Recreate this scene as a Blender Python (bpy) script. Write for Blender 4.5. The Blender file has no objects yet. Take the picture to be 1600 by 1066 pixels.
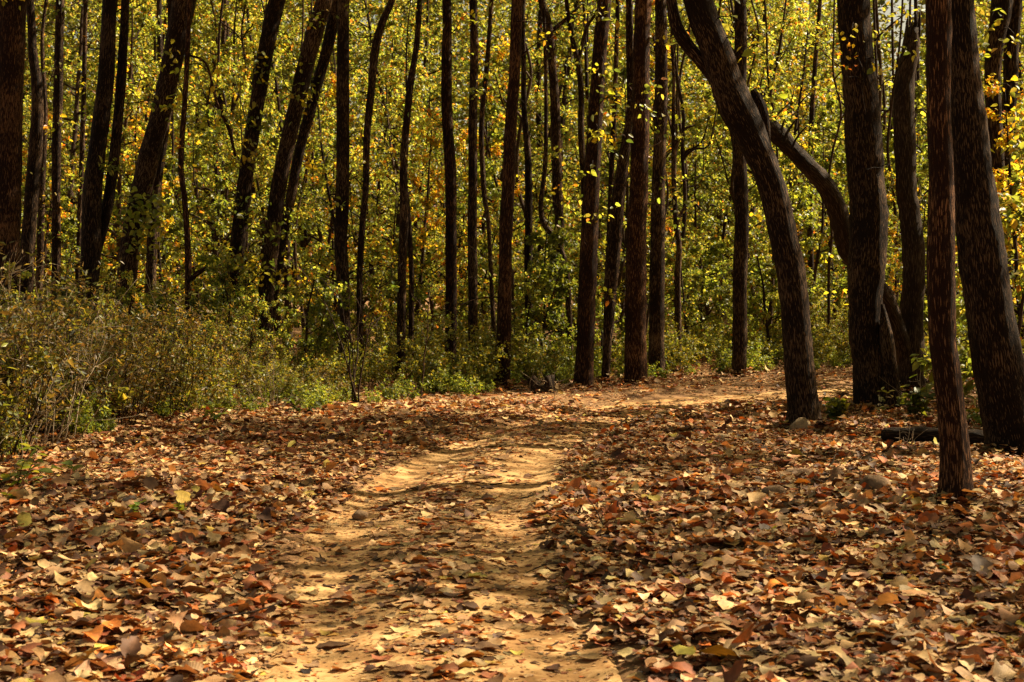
import bpy, math, random
import numpy as np
from mathutils import Vector

S = bpy.context.scene
C = S.collection
R = math.radians

# ------------------------------------------------------------------ camera, light, exposure
CAM_H, FPX, HZN = 1.75, 2500.0, 440.0          # eye height, focal length in photo pixels, horizon row
cam_d = bpy.data.cameras.new("camera")
cam_d.sensor_width = 36.0
cam_d.lens = FPX / 1600 * 36.0
cam_d.clip_start, cam_d.clip_end = 0.1, 1500
cam_d.dof.use_dof = True
cam_d.dof.focus_distance = 19.0
cam_d.dof.aperture_fstop = 6.3
cam = bpy.data.objects.new("camera", cam_d)
C.objects.link(cam)
PITCH = math.atan((533 - HZN) / FPX)
cam.location = (0, 0, CAM_H)
cam.rotation_euler = (R(90) - PITCH, 0, 0)
S.camera = cam

SUN_AZ, SUN_EL = R(65), R(43)                   # azimuth clockwise from the view direction
W = bpy.data.worlds.new("World")
S.world = W
W.use_nodes = True
wt = W.node_tree
wt.nodes.clear()
sky = wt.nodes.new("ShaderNodeTexSky")
sky.sky_type = 'NISHITA'
sky.sun_disc = False
sky.sun_elevation = SUN_EL
sky.sun_rotation = SUN_AZ
sky.dust_density = 3.0
tint = wt.nodes.new("ShaderNodeMix")
tint.data_type = 'RGBA'
tint.blend_type = 'MULTIPLY'
tint.inputs['Factor'].default_value = 1.0
tint.inputs['B'].default_value = (1.0, 0.80, 0.52, 1)
bg = wt.nodes.new("ShaderNodeBackground")
bg.inputs['Strength'].default_value = 0.05
wo = wt.nodes.new("ShaderNodeOutputWorld")
wt.links.new(sky.outputs['Color'], tint.inputs['A'])
wt.links.new(tint.outputs['Result'], bg.inputs['Color'])
wt.links.new(bg.outputs['Background'], wo.inputs['Surface'])

sun_d = bpy.data.lights.new("sun", 'SUN')
sun_d.energy = 5.0
sun_d.angle = R(0.55)
sun_d.color = (1.0, 0.85, 0.60)
sun = bpy.data.objects.new("sun", sun_d)
sv = Vector((math.sin(SUN_AZ) * math.cos(SUN_EL), math.cos(SUN_AZ) * math.cos(SUN_EL), math.sin(SUN_EL)))
sun.rotation_euler = sv.to_track_quat('Z', 'Y').to_euler()
sun.location = (30, 20, 40)
C.objects.link(sun)

S.view_settings.view_transform = 'Standard'
S.view_settings.look = 'None'
S.view_settings.gamma = 1.0
S.view_settings.exposure = 1.68
S.cycles.max_bounces = 6
S.cycles.diffuse_bounces = 2
S.cycles.glossy_bounces = 2
S.cycles.transmission_bounces = 4
S.cycles.transparent_max_bounces = 4
S.cycles.caustics_reflective = False
S.cycles.caustics_refractive = False
S.cycles.use_denoising = True

RNG = np.random.default_rng(7)
random.seed(7)

# ------------------------------------------------------------------ helpers
CP, SP = math.cos(PITCH), math.sin(PITCH)


def at(px, py, Y):
    """the point at distance Y seen at photo pixel px, py"""
    a, b = (px - 800) / FPX, -(py - 533) / FPX
    dy, dz = CP + b * SP, -SP + b * CP
    k = Y / dy
    return np.array([a * k, Y, CAM_H + dz * k])


def gY(py):
    """distance of flat ground seen at row py"""
    b = -(py - 533) / FPX
    return CAM_H * (CP + b * SP) / (SP - b * CP)


def smooth_noise(x, y, sc, seed):
    r = np.random.default_rng(seed)
    o = np.zeros_like(x, dtype=float)
    for i in range(6):
        a, f, p = r.uniform(0, 6.28), sc * r.uniform(.6, 1.7), r.uniform(0, 6.28)
        o = o + np.sin((x * math.cos(a) + y * math.sin(a)) * f + p)
    return o / 6


def spline(pts, n):
    """Catmull-Rom through pts (any columns), n samples"""
    P = np.asarray(pts, float)
    if len(P) == 2:
        return P[0] + (P[1] - P[0]) * np.linspace(0, 1, n)[:, None]
    Q = np.vstack([2 * P[0] - P[1], P, 2 * P[-1] - P[-2]])
    d = np.linalg.norm(np.diff(P[:, :3], axis=0), axis=1) + 1e-6
    s = np.concatenate([[0], np.cumsum(d)])
    t = np.linspace(0, s[-1], n)
    k = np.clip(np.searchsorted(s, t, side='right') - 1, 0, len(P) - 2)
    u = ((t - s[k]) / d[k])[:, None]
    a, b, c, e = Q[k], Q[k + 1], Q[k + 2], Q[k + 3]
    return .5 * (2 * b + (c - a) * u + (2 * a - 5 * b + 4 * c - e) * u ** 2 + (3 * b - a - 3 * c + e) * u ** 3)


class B:
    """collects points, faces and leaf colours of ONE mesh"""

    def __init__(self):
        self.v, self.f, self.c, self.u, self.k, self.n = [], [], [], [], [], 0

    def add(self, v, faces, col=None, uv=None, bark=None):
        """v (n,3); faces: list of (m,k) index arrays"""
        self.v.append(v)
        self.f += [f + self.n for f in faces]
        self.c.append(np.ones((len(v), 3)) * (col if col is not None else (.5, .5, .5)))
        self.u.append(uv if uv is not None else np.zeros((len(v), 2)))
        self.k.append(bark if bark is not None else v)
        self.n += len(v)

    def tube(self, pts, rad, sides=6, cap=True, rough=0.0, seed=0, flute=0.0, col=None):
        P = np.asarray(pts, float)
        rad = np.asarray(rad, float)
        n = len(P)
        T = np.gradient(P, axis=0)
        T /= np.linalg.norm(T, axis=1)[:, None] + 1e-9
        ref = np.array([1., 0, 0]) if abs(T[:, 0].mean()) < .8 else np.array([0, 1., 0])
        U = ref - T * (T @ ref)[:, None]
        U /= np.linalg.norm(U, axis=1)[:, None]
        V = np.cross(T, U)
        th = np.linspace(0, 2 * math.pi, sides, endpoint=False)
        rr = rad[:, None] * np.ones(sides)
        if rough:
            g = np.random.default_rng(seed)
            s = np.concatenate([[0], np.cumsum(np.linalg.norm(np.diff(P, axis=0), axis=1))])[:, None]
            m = np.zeros((n, sides))
            for i in range(5):
                k = g.integers(1, 5)
                m += np.sin(k * th + g.uniform(0, 6.28) + s * g.uniform(-1.2, 1.2)) * g.uniform(.3, 1) / k
            for i in range(5):
                m += .45 * np.sin(s * g.uniform(1.5, 9) + g.uniform(0, 6.28) + g.integers(0, 3) * th)
            rr = rr * (1 + rough * (m / 2.5 + .35 * g.normal(size=(n, sides))))
            if flute:
                h = np.maximum(P[:, 2] - P[0, 2], 0)[:, None]
                lob = .5 + .5 * np.cos(th * g.integers(4, 6) + g.uniform(0, 6.28))
                rr = rr * (1 + flute * np.exp(-h / .22) * (.35 + lob))
        v = P[:, None] + rr[..., None] * (U[:, None] * np.cos(th)[:, None] + V[:, None] * np.sin(th)[:, None])
        i = np.arange(n - 1)[:, None] * sides
        j = np.arange(sides)
        q = np.stack([i + j, i + (j + 1) % sides, i + sides + (j + 1) % sides, i + sides + j], -1).reshape(-1, 4)
        fs = [q]
        if cap:
            fs.append((np.arange(sides) + (n - 1) * sides)[None])
            fs.append(np.arange(sides)[::-1][None])
        ss = np.concatenate([[0], np.cumsum(np.linalg.norm(np.diff(P, axis=0), axis=1))])[:, None] * np.ones(sides)
        r1 = np.maximum(rad, .01)[:, None]
        bk = np.stack([r1 * np.cos(th) + seed * .37, r1 * np.sin(th) + seed * .11, ss], -1)     # the trunk as if straightened, for the bark
        self.add(v.reshape(-1, 3), fs, col, None, bk.reshape(-1, 3))

    def leaves(self, P, T, N, size, col, shape):
        P, T, N = (np.asarray(a, float) for a in (P, T, N))
        T /= np.linalg.norm(T, axis=1)[:, None] + 1e-9
        Bn = np.cross(T, N)
        Bn /= np.linalg.norm(Bn, axis=1)[:, None] + 1e-9
        N = np.cross(Bn, T)
        tv, tf = shape
        k, n = len(tv), len(P)
        size = np.broadcast_to(size, n)
        v = P[:, None] + size[:, None, None] * (tv[None, :, :1] * Bn[:, None] + tv[None, :, 1:2] * T[:, None] + tv[None, :, 2:] * N[:, None])
        fs = [(np.asarray(f)[None] + (np.arange(n) * k)[:, None]) for f in tf]
        self.add(v.reshape(-1, 3), fs, np.repeat(np.broadcast_to(col, (n, 3)), k, axis=0))

    def mesh(self, name, mat, smooth=True, uv=False):
        V = np.concatenate(self.v)
        me = bpy.data.meshes.new(name)
        me.vertices.add(len(V))
        me.vertices.foreach_set('co', V.astype(np.float32).ravel())
        tot = np.concatenate([np.full(len(f), f.shape[1]) for f in self.f])
        lp = np.concatenate([f.ravel() for f in self.f]).astype(np.int32)
        st = np.concatenate([[0], np.cumsum(tot)[:-1]]).astype(np.int32)
        me.loops.add(len(lp))
        me.loops.foreach_set('vertex_index', lp)
        me.polygons.add(len(tot))
        me.polygons.foreach_set('loop_start', st)
        if smooth:
            me.polygons.foreach_set('use_smooth', np.ones(len(tot), bool))
        a = me.color_attributes.new('Col', 'FLOAT_COLOR', 'POINT')
        c = np.concatenate(self.c)
        a.data.foreach_set('color', np.hstack([c, np.ones((len(c), 1))]).astype(np.float32).ravel())
        a = me.attributes.new('Bark', 'FLOAT_VECTOR', 'POINT')
        a.data.foreach_set('vector', np.concatenate(self.k).astype(np.float32).ravel())
        if uv:
            l = me.uv_layers.new(name='UVMap')
            l.data.foreach_set('uv', np.concatenate(self.u)[lp].astype(np.float32).ravel())
        me.materials.append(mat)
        me.update(calc_edges=True)
        me.validate()
        return me

    def obj(self, name, mat, parent=None, smooth=True, uv=False):
        o = bpy.data.objects.new(name, self.mesh(name, mat, smooth, uv))
        C.objects.link(o)
        if parent:
            o.parent = parent
            o.matrix_parent_inverse.identity()
            if any(parent.location):
                o.location = [-x for x in parent.location]     # points were given in world metres
        return o


def tag(o, label=None, cat=None, group=None, kind=None):
    for k, v in (('label', label), ('category', cat), ('group', group), ('kind', kind)):
        if v:
            o[k] = v
    return o


def empty(name, loc=(0, 0, 0)):
    o = bpy.data.objects.new(name, None)
    o.empty_display_size = .3
    o.location = [float(x) for x in loc]
    C.objects.link(o)
    return o


def dup(root, loc, rz, sc, label=None, group=None):
    r = root.copy()
    C.objects.link(r)
    r.location, r.rotation_euler, r.scale = loc, (0, 0, rz), (sc, sc, sc)
    if label:
        r['label'] = label
    if group:
        r['group'] = group
    for ch in list(root.children):
        c = ch.copy()
        C.objects.link(c)
        c.parent = r
    return r


# leaf outlines: x across, y along, z up
L4 = (np.array([(0, 0, 0), (-.33, .42, .10), (0, 1, -.08), (.33, .42, .10)]), [(0, 2, 1), (0, 3, 2)])
L6 = (np.array([(0, 0, 0), (-.30, .25, .07), (-.27, .62, .05), (0, 1, -.14), (.27, .62, .05), (.30, .25, .07)]), [(0, 3, 2, 1), (0, 5, 4, 3)])
L4n = (np.array([(0, 0, 0), (-.17, .42, .05), (0, 1, -.06), (.17, .42, .05)]), [(0, 2, 1), (0, 3, 2)])


def pick_cols(n, palette, rng, jit=.18):
    w = np.array([p[0] for p in palette], float)
    k = rng.choice(len(palette), n, p=w / w.sum())
    c = np.array([p[1] for p in palette])[k]
    return np.clip(c * (1 + jit * rng.normal(size=(n, 1))) * (1 + .06 * rng.normal(size=(n, 3))), .004, .95)


def wavy(p0, d0, L, n, rng, wob, up):
    pts, d, p = [p0], d0 / np.linalg.norm(d0), p0
    for i in range(n):
        d = d + rng.normal(0, wob, 3) + np.array([0, 0, up])
        d /= np.linalg.norm(d)
        p = p + d * L / n
        pts.append(p)
    return np.array(pts)


def rand_unit(n, rng):
    v = rng.normal(size=(n, 3))
    return v / np.linalg.norm(v, axis=1)[:, None]


# ------------------------------------------------------------------ materials
def new_mat(name):
    m = bpy.data.materials.new(name)
    m.use_nodes = True
    nt = m.node_tree
    nt.nodes.clear()
    return m, nt, nt.nodes.new("ShaderNodeOutputMaterial")


def N(nt, kind, **kw):
    n = nt.nodes.new(kind)
    for k, v in kw.items():
        if k in n.inputs:
            n.inputs[k].default_value = v
        else:
            setattr(n, k, v)
    return n


def leaf_material(name, transl, rough, spec, tcol, vary=0.25, veins=False):
    """reflecting blade with light coming through it; colour from each leaf's own attribute"""
    m, nt, out = new_mat(name)
    L = nt.links.new
    at_ = N(nt, "ShaderNodeAttribute", attribute_name='Col')
    oi = N(nt, "ShaderNodeObjectInfo")
    hsv = N(nt, "ShaderNodeHueSaturation")
    mr = N(nt, "ShaderNodeMapRange", **{'To Min': 1 - vary, 'To Max': 1 + vary})
    L(oi.outputs['Random'], mr.inputs['Value'])
    L(mr.outputs['Result'], hsv.inputs['Value'])
    L(at_.outputs['Color'], hsv.inputs['Color'])
    p = N(nt, "ShaderNodeBsdfPrincipled", Roughness=rough)
    p.inputs['Specular IOR Level'].default_value = spec
    L(hsv.outputs['Color'], p.inputs['Base Color'])
    tm = N(nt, "ShaderNodeMix", data_type='RGBA', blend_type='MULTIPLY')
    tm.inputs['Factor'].default_value = 1
    tm.inputs['B'].default_value = (*tcol, 1)
    L(hsv.outputs['Color'], tm.inputs['A'])
    t = N(nt, "ShaderNodeBsdfTranslucent")
    L(tm.outputs['Result'], t.inputs['Color'])
    mx = N(nt, "ShaderNodeMixShader", Fac=transl)
    L(p.outputs[0], mx.inputs[1])
    L(t.outputs[0], mx.inputs[2])
    L(mx.outputs[0], out.inputs['Surface'])
    if veins:
        tc = N(nt, "ShaderNodeTexCoord")
        bn = N(nt, "ShaderNodeTexNoise", Scale=22.0, Detail=4.0, Roughness=.7)
        L(tc.outputs['Object'], bn.inputs['Vector'])
        bm = N(nt, "ShaderNodeMapRange", **{'From Min': .3, 'From Max': .7, 'To Min': .55, 'To Max': 1.3})
        L(bn.outputs['Fac'], bm.inputs['Value'])
        L(bm.outputs['Result'], hsv.inputs['Value'])               # blotches on the dry blades
        uv = N(nt, "ShaderNodeUVMap", uv_map='UVMap')
        sx = N(nt, "ShaderNodeSeparateXYZ")
        L(uv.outputs['UV'], sx.inputs[0])
        ab = N(nt, "ShaderNodeMath", operation='ABSOLUTE')
        L(sx.outputs['X'], ab.inputs[0])
        m1 = N(nt, "ShaderNodeMath", operation='MULTIPLY_ADD')
        L(ab.outputs[0], m1.inputs[0])
        m1.inputs[1].default_value = -22
        m2 = N(nt, "ShaderNodeMath", operation='MULTIPLY')
        L(sx.outputs['Y'], m2.inputs[0])
        m2.inputs[1].default_value = 95
        L(m2.outputs[0], m1.inputs[2])
        sn = N(nt, "ShaderNodeMath", operation='SINE')
        L(m1.outputs[0], sn.inputs[0])
        mid = N(nt, "ShaderNodeMapRange", **{'From Min': 0.0, 'From Max': .07, 'To Min': 1.5, 'To Max': 0.0})
        L(ab.outputs[0], mid.inputs['Value'])
        ad = N(nt, "ShaderNodeMath", operation='ADD')
        L(sn.outputs[0], ad.inputs[0])
        L(mid.outputs['Result'], ad.inputs[1])
        bp = N(nt, "ShaderNodeBump", Strength=.22, Distance=.003)
        L(ad.outputs[0], bp.inputs['Height'])
        L(bp.outputs['Normal'], p.inputs['Normal'])
    return m


def ramp(nt, fac, stops):
    r = N(nt, "ShaderNodeValToRGB")
    e = r.color_ramp.elements
    while len(e) < len(stops):
        e.new(.5)
    for el, (p, c) in zip(e, stops):
        el.position, el.color = p, (*c, 1)
    nt.links.new(fac, r.inputs['Fac'])
    return r.outputs['Color']


def bark_material(name, dark, mid, light, scale=1.0, bump=.9):
    m, nt, out = new_mat(name)
    L = nt.links.new
    tc = N(nt, "ShaderNodeAttribute", attribute_name='Bark')
    mp = N(nt, "ShaderNodeMapping")
    mp.inputs['Scale'].default_value = (95 * scale, 95 * scale, 9.0 * scale)
    L(tc.outputs['Vector'], mp.inputs['Vector'])
    wn = N(nt, "ShaderNodeTexNoise", Scale=.5, Detail=3.0)
    L(mp.outputs[0], wn.inputs['Vector'])
    sc = N(nt, "ShaderNodeVectorMath", operation='SCALE')
    sc.inputs['Scale'].default_value = 2.4
    L(wn.outputs['Color'], sc.inputs[0])
    vm = N(nt, "ShaderNodeVectorMath", operation='ADD')
    L(mp.outputs[0], vm.inputs[0])
    L(sc.outputs[0], vm.inputs[1])
    vo = N(nt, "ShaderNodeTexVoronoi", feature='DISTANCE_TO_EDGE', Scale=.8)
    L(vm.outputs[0], vo.inputs['Vector'])
    n2 = N(nt, "ShaderNodeTexNoise", Scale=1.1, Detail=8.0, Roughness=.7)
    L(mp.outputs[0], n2.inputs['Vector'])
    n3 = N(nt, "ShaderNodeTexNoise", Scale=1.6, Detail=4.0)
    L(tc.outputs['Vector'], n3.inputs['Vector'])
    ml = N(nt, "ShaderNodeMath", operation='MULTIPLY_ADD')
    L(vo.outputs['Distance'], ml.inputs[0])
    ml.inputs[1].default_value = .7
    L(n2.outputs['Fac'], ml.inputs[2])
    a2 = N(nt, "ShaderNodeMath", operation='MULTIPLY_ADD')
    L(n3.outputs['Fac'], a2.inputs[0])
    a2.inputs[1].default_value = .5
    L(ml.outputs[0], a2.inputs[2])
    col = ramp(nt, a2.outputs[0], [(.40, dark), (.90, mid), (1.22, light)])
    p = N(nt, "ShaderNodeBsdfPrincipled", Roughness=.72)
    p.inputs['Specular IOR Level'].default_value = .08
    oi = N(nt, "ShaderNodeObjectInfo")
    mr = N(nt, "ShaderNodeMapRange", **{'To Min': .6, 'To Max': 1.35})
    L(oi.outputs['Random'], mr.inputs['Value'])
    hs = N(nt, "ShaderNodeHueSaturation")
    L(mr.outputs['Result'], hs.inputs['Value'])
    L(col, hs.inputs['Color'])
    L(hs.outputs['Color'], p.inputs['Base Color'])
    bp = N(nt, "ShaderNodeBump", Strength=bump, Distance=.02)
    L(ml.outputs[0], bp.inputs['Height'])
    L(bp.outputs['Normal'], p.inputs['Normal'])
    L(p.outputs[0], out.inputs['Surface'])
    return m


def soil_material(name, stops, sc, bump, dist):
    m, nt, out = new_mat(name)
    L = nt.links.new
    tc = N(nt, "ShaderNodeTexCoord")
    n1 = N(nt, "ShaderNodeTexNoise", Scale=sc, Detail=7.0, Roughness=.62)
    L(tc.outputs['Object'], n1.inputs['Vector'])
    n2 = N(nt, "ShaderNodeTexNoise", Scale=sc * .22, Detail=3.0)
    L(tc.outputs['Object'], n2.inputs['Vector'])
    n3 = N(nt, "ShaderNodeTexNoise", Scale=sc * 9, Detail=3.0)
    L(tc.outputs['Object'], n3.inputs['Vector'])
    ad = N(nt, "ShaderNodeMath", operation='MULTIPLY_ADD')
    L(n2.outputs['Fac'], ad.inputs[0])
    ad.inputs[1].default_value = .6
    L(n1.outputs['Fac'], ad.inputs[2])
    a3 = N(nt, "ShaderNodeMath", operation='MULTIPLY_ADD')
    L(n3.outputs['Fac'], a3.inputs[0])
    a3.inputs[1].default_value = .35
    L(ad.outputs[0], a3.inputs[2])
    p = N(nt, "ShaderNodeBsdfPrincipled", Roughness=.95)
    p.inputs['Specular IOR Level'].default_value = .15
    L(ramp(nt, a3.outputs[0], stops), p.inputs['Base Color'])
    bp = N(nt, "ShaderNodeBump", Strength=bump, Distance=dist)
    L(a3.outputs[0], bp.inputs['Height'])
    L(bp.outputs['Normal'], p.inputs['Normal'])
    L(p.outputs[0], out.inputs['Surface'])
    return m


M_BARK = bark_material('ridged_bark', (.007, .0033, .0018), (.015, .007, .0034), (.17, .10, .055))
M_BARK_RED = bark_material('reddish_bark', (.009, .0032, .0014), (.019, .007, .003), (.19, .09, .042))
M_TWIG = bark_material('young_bark', (.010, .005, .003), (.03, .016, .008), (.10, .06, .035), 1.6, .5)
M_PALE = bark_material('dry_twig', (.20, .14, .09), (.34, .25, .16), (.5, .4, .28), 2, .3)
M_DEAD = bark_material('dead_wood', (.006, .0035, .0022), (.02, .0115, .0065), (.08, .05, .03), .8, 1.0)
M_LITTER = leaf_material('dry_leaf', .16, .62, .22, (1.4, .70, .33), .0, True)
M_LEAF = leaf_material('living_leaf', .55, .42, .45, (2.95, 2.5, 1.25), .25)
M_BUSH = leaf_material('bush_leaf', .46, .5, .4, (1.8, 1.5, .55), .25)
M_SOIL = soil_material('leaf_mould', [(.55, (.045, .022, .010)), (.85, (.12, .06, .026)), (1.1, (.22, .12, .05))], 6, .7, .03)
M_SAND = soil_material('sandy_earth', [(.60, (.16, .078, .026)), (.88, (.27, .143, .050)), (1.15, (.41, .245, .10))], 3.2, .35, .02)
M_STONE = soil_material('weathered_stone', [(.5, (.04, .022, .012)), (.85, (.11, .062, .033)), (1.1, (.22, .14, .08))], 9, .8, .02)
M_PALE_STONE = soil_material('pale_stone', [(.5, (.09, .055, .028)), (.85, (.20, .13, .065)), (1.1, (.32, .22, .12))], 9, .8, .02)

# ------------------------------------------------------------------ ground and path
PATH_C = [(-.25, -12), (-.35, 0), (-.36, 5), (-.31, 7), (-.45, 9.5), (-.60, 12.1), (-.46, 14.6), (-.12, 17), (.52, 20), (1.55, 22.4), (3.6, 25.0), (7.0, 26.9), (12, 28.4), (20, 30), (40, 33)]
PC = spline(PATH_C, 520)


def path_d(x, y):
    x, y = np.asarray(x, float).ravel(), np.asarray(y, float).ravel()
    d = np.full(len(x), 1e3)
    sg = np.ones(len(x))
    T = np.gradient(PC, axis=0)
    for i in range(0, len(x), 20000):
        dx = x[i:i + 20000, None] - PC[None, :, 0]
        dy = y[i:i + 20000, None] - PC[None, :, 1]
        q = dx * dx + dy * dy
        k = q.argmin(1)
        j = np.arange(len(k))
        d[i:i + 20000] = np.sqrt(q[j, k])
        sg[i:i + 20000] = np.sign(T[k, 1] * dx[j, k] - T[k, 0] * dy[j, k])
    return d, sg


def half_w(y):
    return np.interp(y, [0, 7, 12, 17, 21, 26, 40], [.88, .88, .98, .80, .80, .85, .7])


def terr(x, y, d=None):
    x, y = np.asarray(x, float), np.asarray(y, float)
    sh = x.shape
    if d is None:
        d = path_d(x, y)[0]
    d = d.reshape(sh)
    far = np.clip((np.hypot(x, y) - 4) / 10, 0, 1)
    h = .10 * smooth_noise(x, y, .45, 3) * np.clip((d - .6) / 2.5, 0, 1) + .010 * smooth_noise(x, y, 2.2, 4)
    w = half_w(y)
    h = h + .09 * np.clip((d - w + .15) / .7, 0, 1) - .085                      # low banks
    h = h - .035 * np.exp(-((d - .58) / .20) ** 2) + .018 * np.exp(-(d / .22) ** 2)    # wheel ruts and the crown between
    h = h + .045 * smooth_noise(x, y, 8, 19) * np.clip((d - w) / .3, 0, 1)
    h = h + (.004 + .010 * np.clip((d - w) / .3, 0, 1)) * smooth_noise(x, y, 7, 9) + .5 * far * smooth_noise(x, y, .06, 5) * np.clip((np.hypot(x, y) - 40) / 60, 0, 1)
    return h


def axis(lo, hi, step, end, grow=1.16):
    a = list(np.arange(lo, hi, step))
    s = step
    while a[-1] < end:
        s *= grow
        a.append(a[-1] + s)
    return a


ax = np.array(axis(0, 9, .11, 700))
gx = np.concatenate([-ax[:0:-1], ax])
gy_f = np.array(axis(-2, 34, .11, 900))
gy_b = -2 - np.array(axis(0, .2, .11, 500))[:0:-1]
gy = np.concatenate([gy_b, gy_f])
X, Y = np.meshgrid(gx, gy)
D, _ = path_d(X, Y)
D = D.reshape(X.shape)
Z = terr(X, Y, D) - .03 * np.clip((half_w(Y) - .06 - D) / .08, 0, 1)
b = B()
nx, ny = len(gx), len(gy)
i, j = np.meshgrid(np.arange(ny - 1), np.arange(nx - 1), indexing='ij')
k = (i * nx + j).ravel()
b.add(np.stack([X, Y, Z], -1).reshape(-1, 3), [np.stack([k, k + 1, k + nx + 1, k + nx], -1)])
ground = tag(b.obj('ground', M_SOIL), kind='structure')

s = spline(PATH_C, 700)
T = np.gradient(s, axis=0)
T /= np.linalg.norm(T, axis=1)[:, None]
off = np.linspace(-1, 1, 25)
nrm = np.stack([T[:, 1], -T[:, 0]], -1)
hw = half_w(s[:, 1]) + .06 * smooth_noise(s[:, 0], s[:, 1], 2.5, 21)
PX = s[:, None, 0] + nrm[:, None, 0] * off * hw[:, None]
PY = s[:, None, 1] + nrm[:, None, 1] * off * hw[:, None]
PZ = terr(PX, PY) + .008 - .04 * (np.abs(off) > .97)
b = B()
i, j = np.meshgrid(np.arange(699), np.arange(24), indexing='ij')
k = (i * 25 + j).ravel()
b.add(np.stack([PX, PY, PZ], -1).reshape(-1, 3), [np.stack([k, k + 1, k + 26, k + 25], -1)])
path = tag(b.obj('path', M_SAND), kind='structure')

# ------------------------------------------------------------------ fallen leaves: one carpet nobody could count
TAN = [(38, (.47, .30, .135)), (26, (.30, .17, .068)), (13, (.22, .072, .026)), (18, (.09, .042, .019)), (4, (.45, .14, .025)), (2, (.44, .31, .06))]


def litter(b, x, y, size, nu, nv, rng, flat, lift=0):
    n = len(x)
    u, v = np.meshgrid(np.linspace(-1, 1, nu), np.linspace(0, 1, nv), indexing='xy')
    u, v = u.ravel(), v.ravel()
    w = np.clip(np.sin(math.pi * np.clip(v, 0, 1) ** .72), 0, 1) ** .85 * (1 + .12 * np.sin(v * 17)) + .02
    asp = rng.uniform(.50, .80, (n, 1))
    k1 = rng.normal(0, 1.0, (n, 1)) * (1 - .6 * flat[:, None])
    k2 = rng.normal(0, 1.0, (n, 1)) * (1 - .6 * flat[:, None])
    k1 = np.where(abs(k1) < .05, .05, k1)
    k2 = np.where(abs(k2) < .05, .05, k2)
    xx = u * w * .5 * asp
    tear = 1 + (.10 * rng.normal(size=(n, len(u))) - .45 * np.clip(rng.normal(-.5, .6, (n, len(u))), 0, 1)) * (abs(u) > .9)
    xx = xx * tear * (1 + .16 * np.sin(v * rng.uniform(14, 26, (n, 1)) + rng.uniform(0, 6, (n, 1))))
    yy = np.broadcast_to(v - .5, (n, len(u)))
    lx, lz1 = np.sin(k1 * xx) / k1, (1 - np.cos(k1 * xx)) / k1
    ly, lz2 = np.sin(k2 * yy) / k2, (1 - np.cos(k2 * yy)) / k2
    lz = lz1 + lz2 + rng.normal(0, .5, (n, 1)) * xx * yy * 2 + .05 * np.sin(v * 11 + rng.uniform(0, 6, (n, 1))) * abs(u) * rng.uniform(0, 1, (n, 1)) - .035 * (1 - abs(u))
    L = np.stack([lx, ly, lz], -1) * size[:, None, None]
    yaw, ta = rng.uniform(0, 6.28, n), rng.uniform(0, 6.28, n)
    tilt = np.abs(rng.normal(0, .075, n)) + (rng.random(n) < .08) * rng.uniform(.2, .9, n)
    tilt *= (1 - .65 * flat)
    cy, sy = np.cos(yaw)[:, None], np.sin(yaw)[:, None]
    L = np.stack([L[..., 0] * cy - L[..., 1] * sy, L[..., 0] * sy + L[..., 1] * cy, L[..., 2]], -1)
    ax_ = np.stack([np.cos(ta), np.sin(ta), 0 * ta], -1)[:, None]
    c, s_ = np.cos(tilt)[:, None, None], np.sin(tilt)[:, None, None]
    L = L * c + np.cross(np.broadcast_to(ax_, L.shape), L) * s_ + ax_ * (L * ax_).sum(-1, keepdims=True) * (1 - c)
    low = -L[..., 2].min(1)
    g = terr(x, y)
    base = g + lift + low * .85 + np.where(flat > .5, .010, rng.uniform(0, .055, n))
    V = L + np.stack([x, y, base], -1)[:, None]
    i, j = np.meshgrid(np.arange(nv - 1), np.arange(nu - 1), indexing='ij')
    q = (i * nu + j).ravel()
    q = np.stack([q, q + 1, q + nu + 1, q + nu], -1)
    K = nu * nv
    F = (q[None] + (np.arange(n) * K)[:, None, None]).reshape(-1, 4)
    col = pick_cols(n, TAN, rng, .28)
    UV = np.stack([np.broadcast_to(u, (n, K)), np.broadcast_to(v, (n, K))], -1).reshape(-1, 2)
    b.add(V.reshape(-1, 3), [F], np.repeat(col, K, axis=0), UV)


def litter_points(n, y0, y1, rng, edge):
    y = np.sqrt(rng.uniform(y0 ** 2, y1 ** 2, n))
    x = rng.uniform(-1, 1, n) * (y * .33 + edge)
    d, sg = path_d(x, y)
    w = half_w(y) + .30 * smooth_noise(x, y, 1.6, 31)
    inside = np.clip((w - d) / .26 + .45, 0, 1)
    patch = smooth_noise(x, y, 1.1, 33) + .6 * smooth_noise(x, y, 3.5, 34)
    mid = .32 * np.exp(-(d / .28) ** 2)
    far = np.clip((y - 18) / 12, 0, .25)
    pin = np.clip(.055 + mid + 1.0 * far + .11 * patch, .015, 1)
    p = 1 - inside * (1 - pin)
    keep = rng.random(n) < p
    return x[keep], y[keep], inside[keep]


lb = B()
for n_, y0, y1, nu, nv, e in ((70000, 4.5, 13.5, 5, 8, 1.8), (100000, 13.5, 23, 4, 5, 1.6), (76000, 23, 44, 3, 4, 3.0)):
    x, y, fl = litter_points(n_, y0, y1, RNG, e)
    litter(lb, x, y, np.clip(RNG.lognormal(math.log(.078 if y0 < 10 else .066), .47, len(x)), .025, .18), nu, nv, RNG, (fl > .55).astype(float))
for n_, y0, y1, sz in ((12000, 5, 14, .020), (4000, 14, 24, .028)):      # crumbled bits on the bare earth
    y = np.sqrt(RNG.uniform(y0 ** 2, y1 ** 2, n_))
    x = RNG.uniform(-1, 1, n_) * 1.1 + np.interp(y, PC[:, 1], PC[:, 0])
    litter(lb, x, y, np.clip(RNG.lognormal(math.log(sz), .5, n_), .008, .07), 3, 3, RNG, np.ones(n_))

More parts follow.
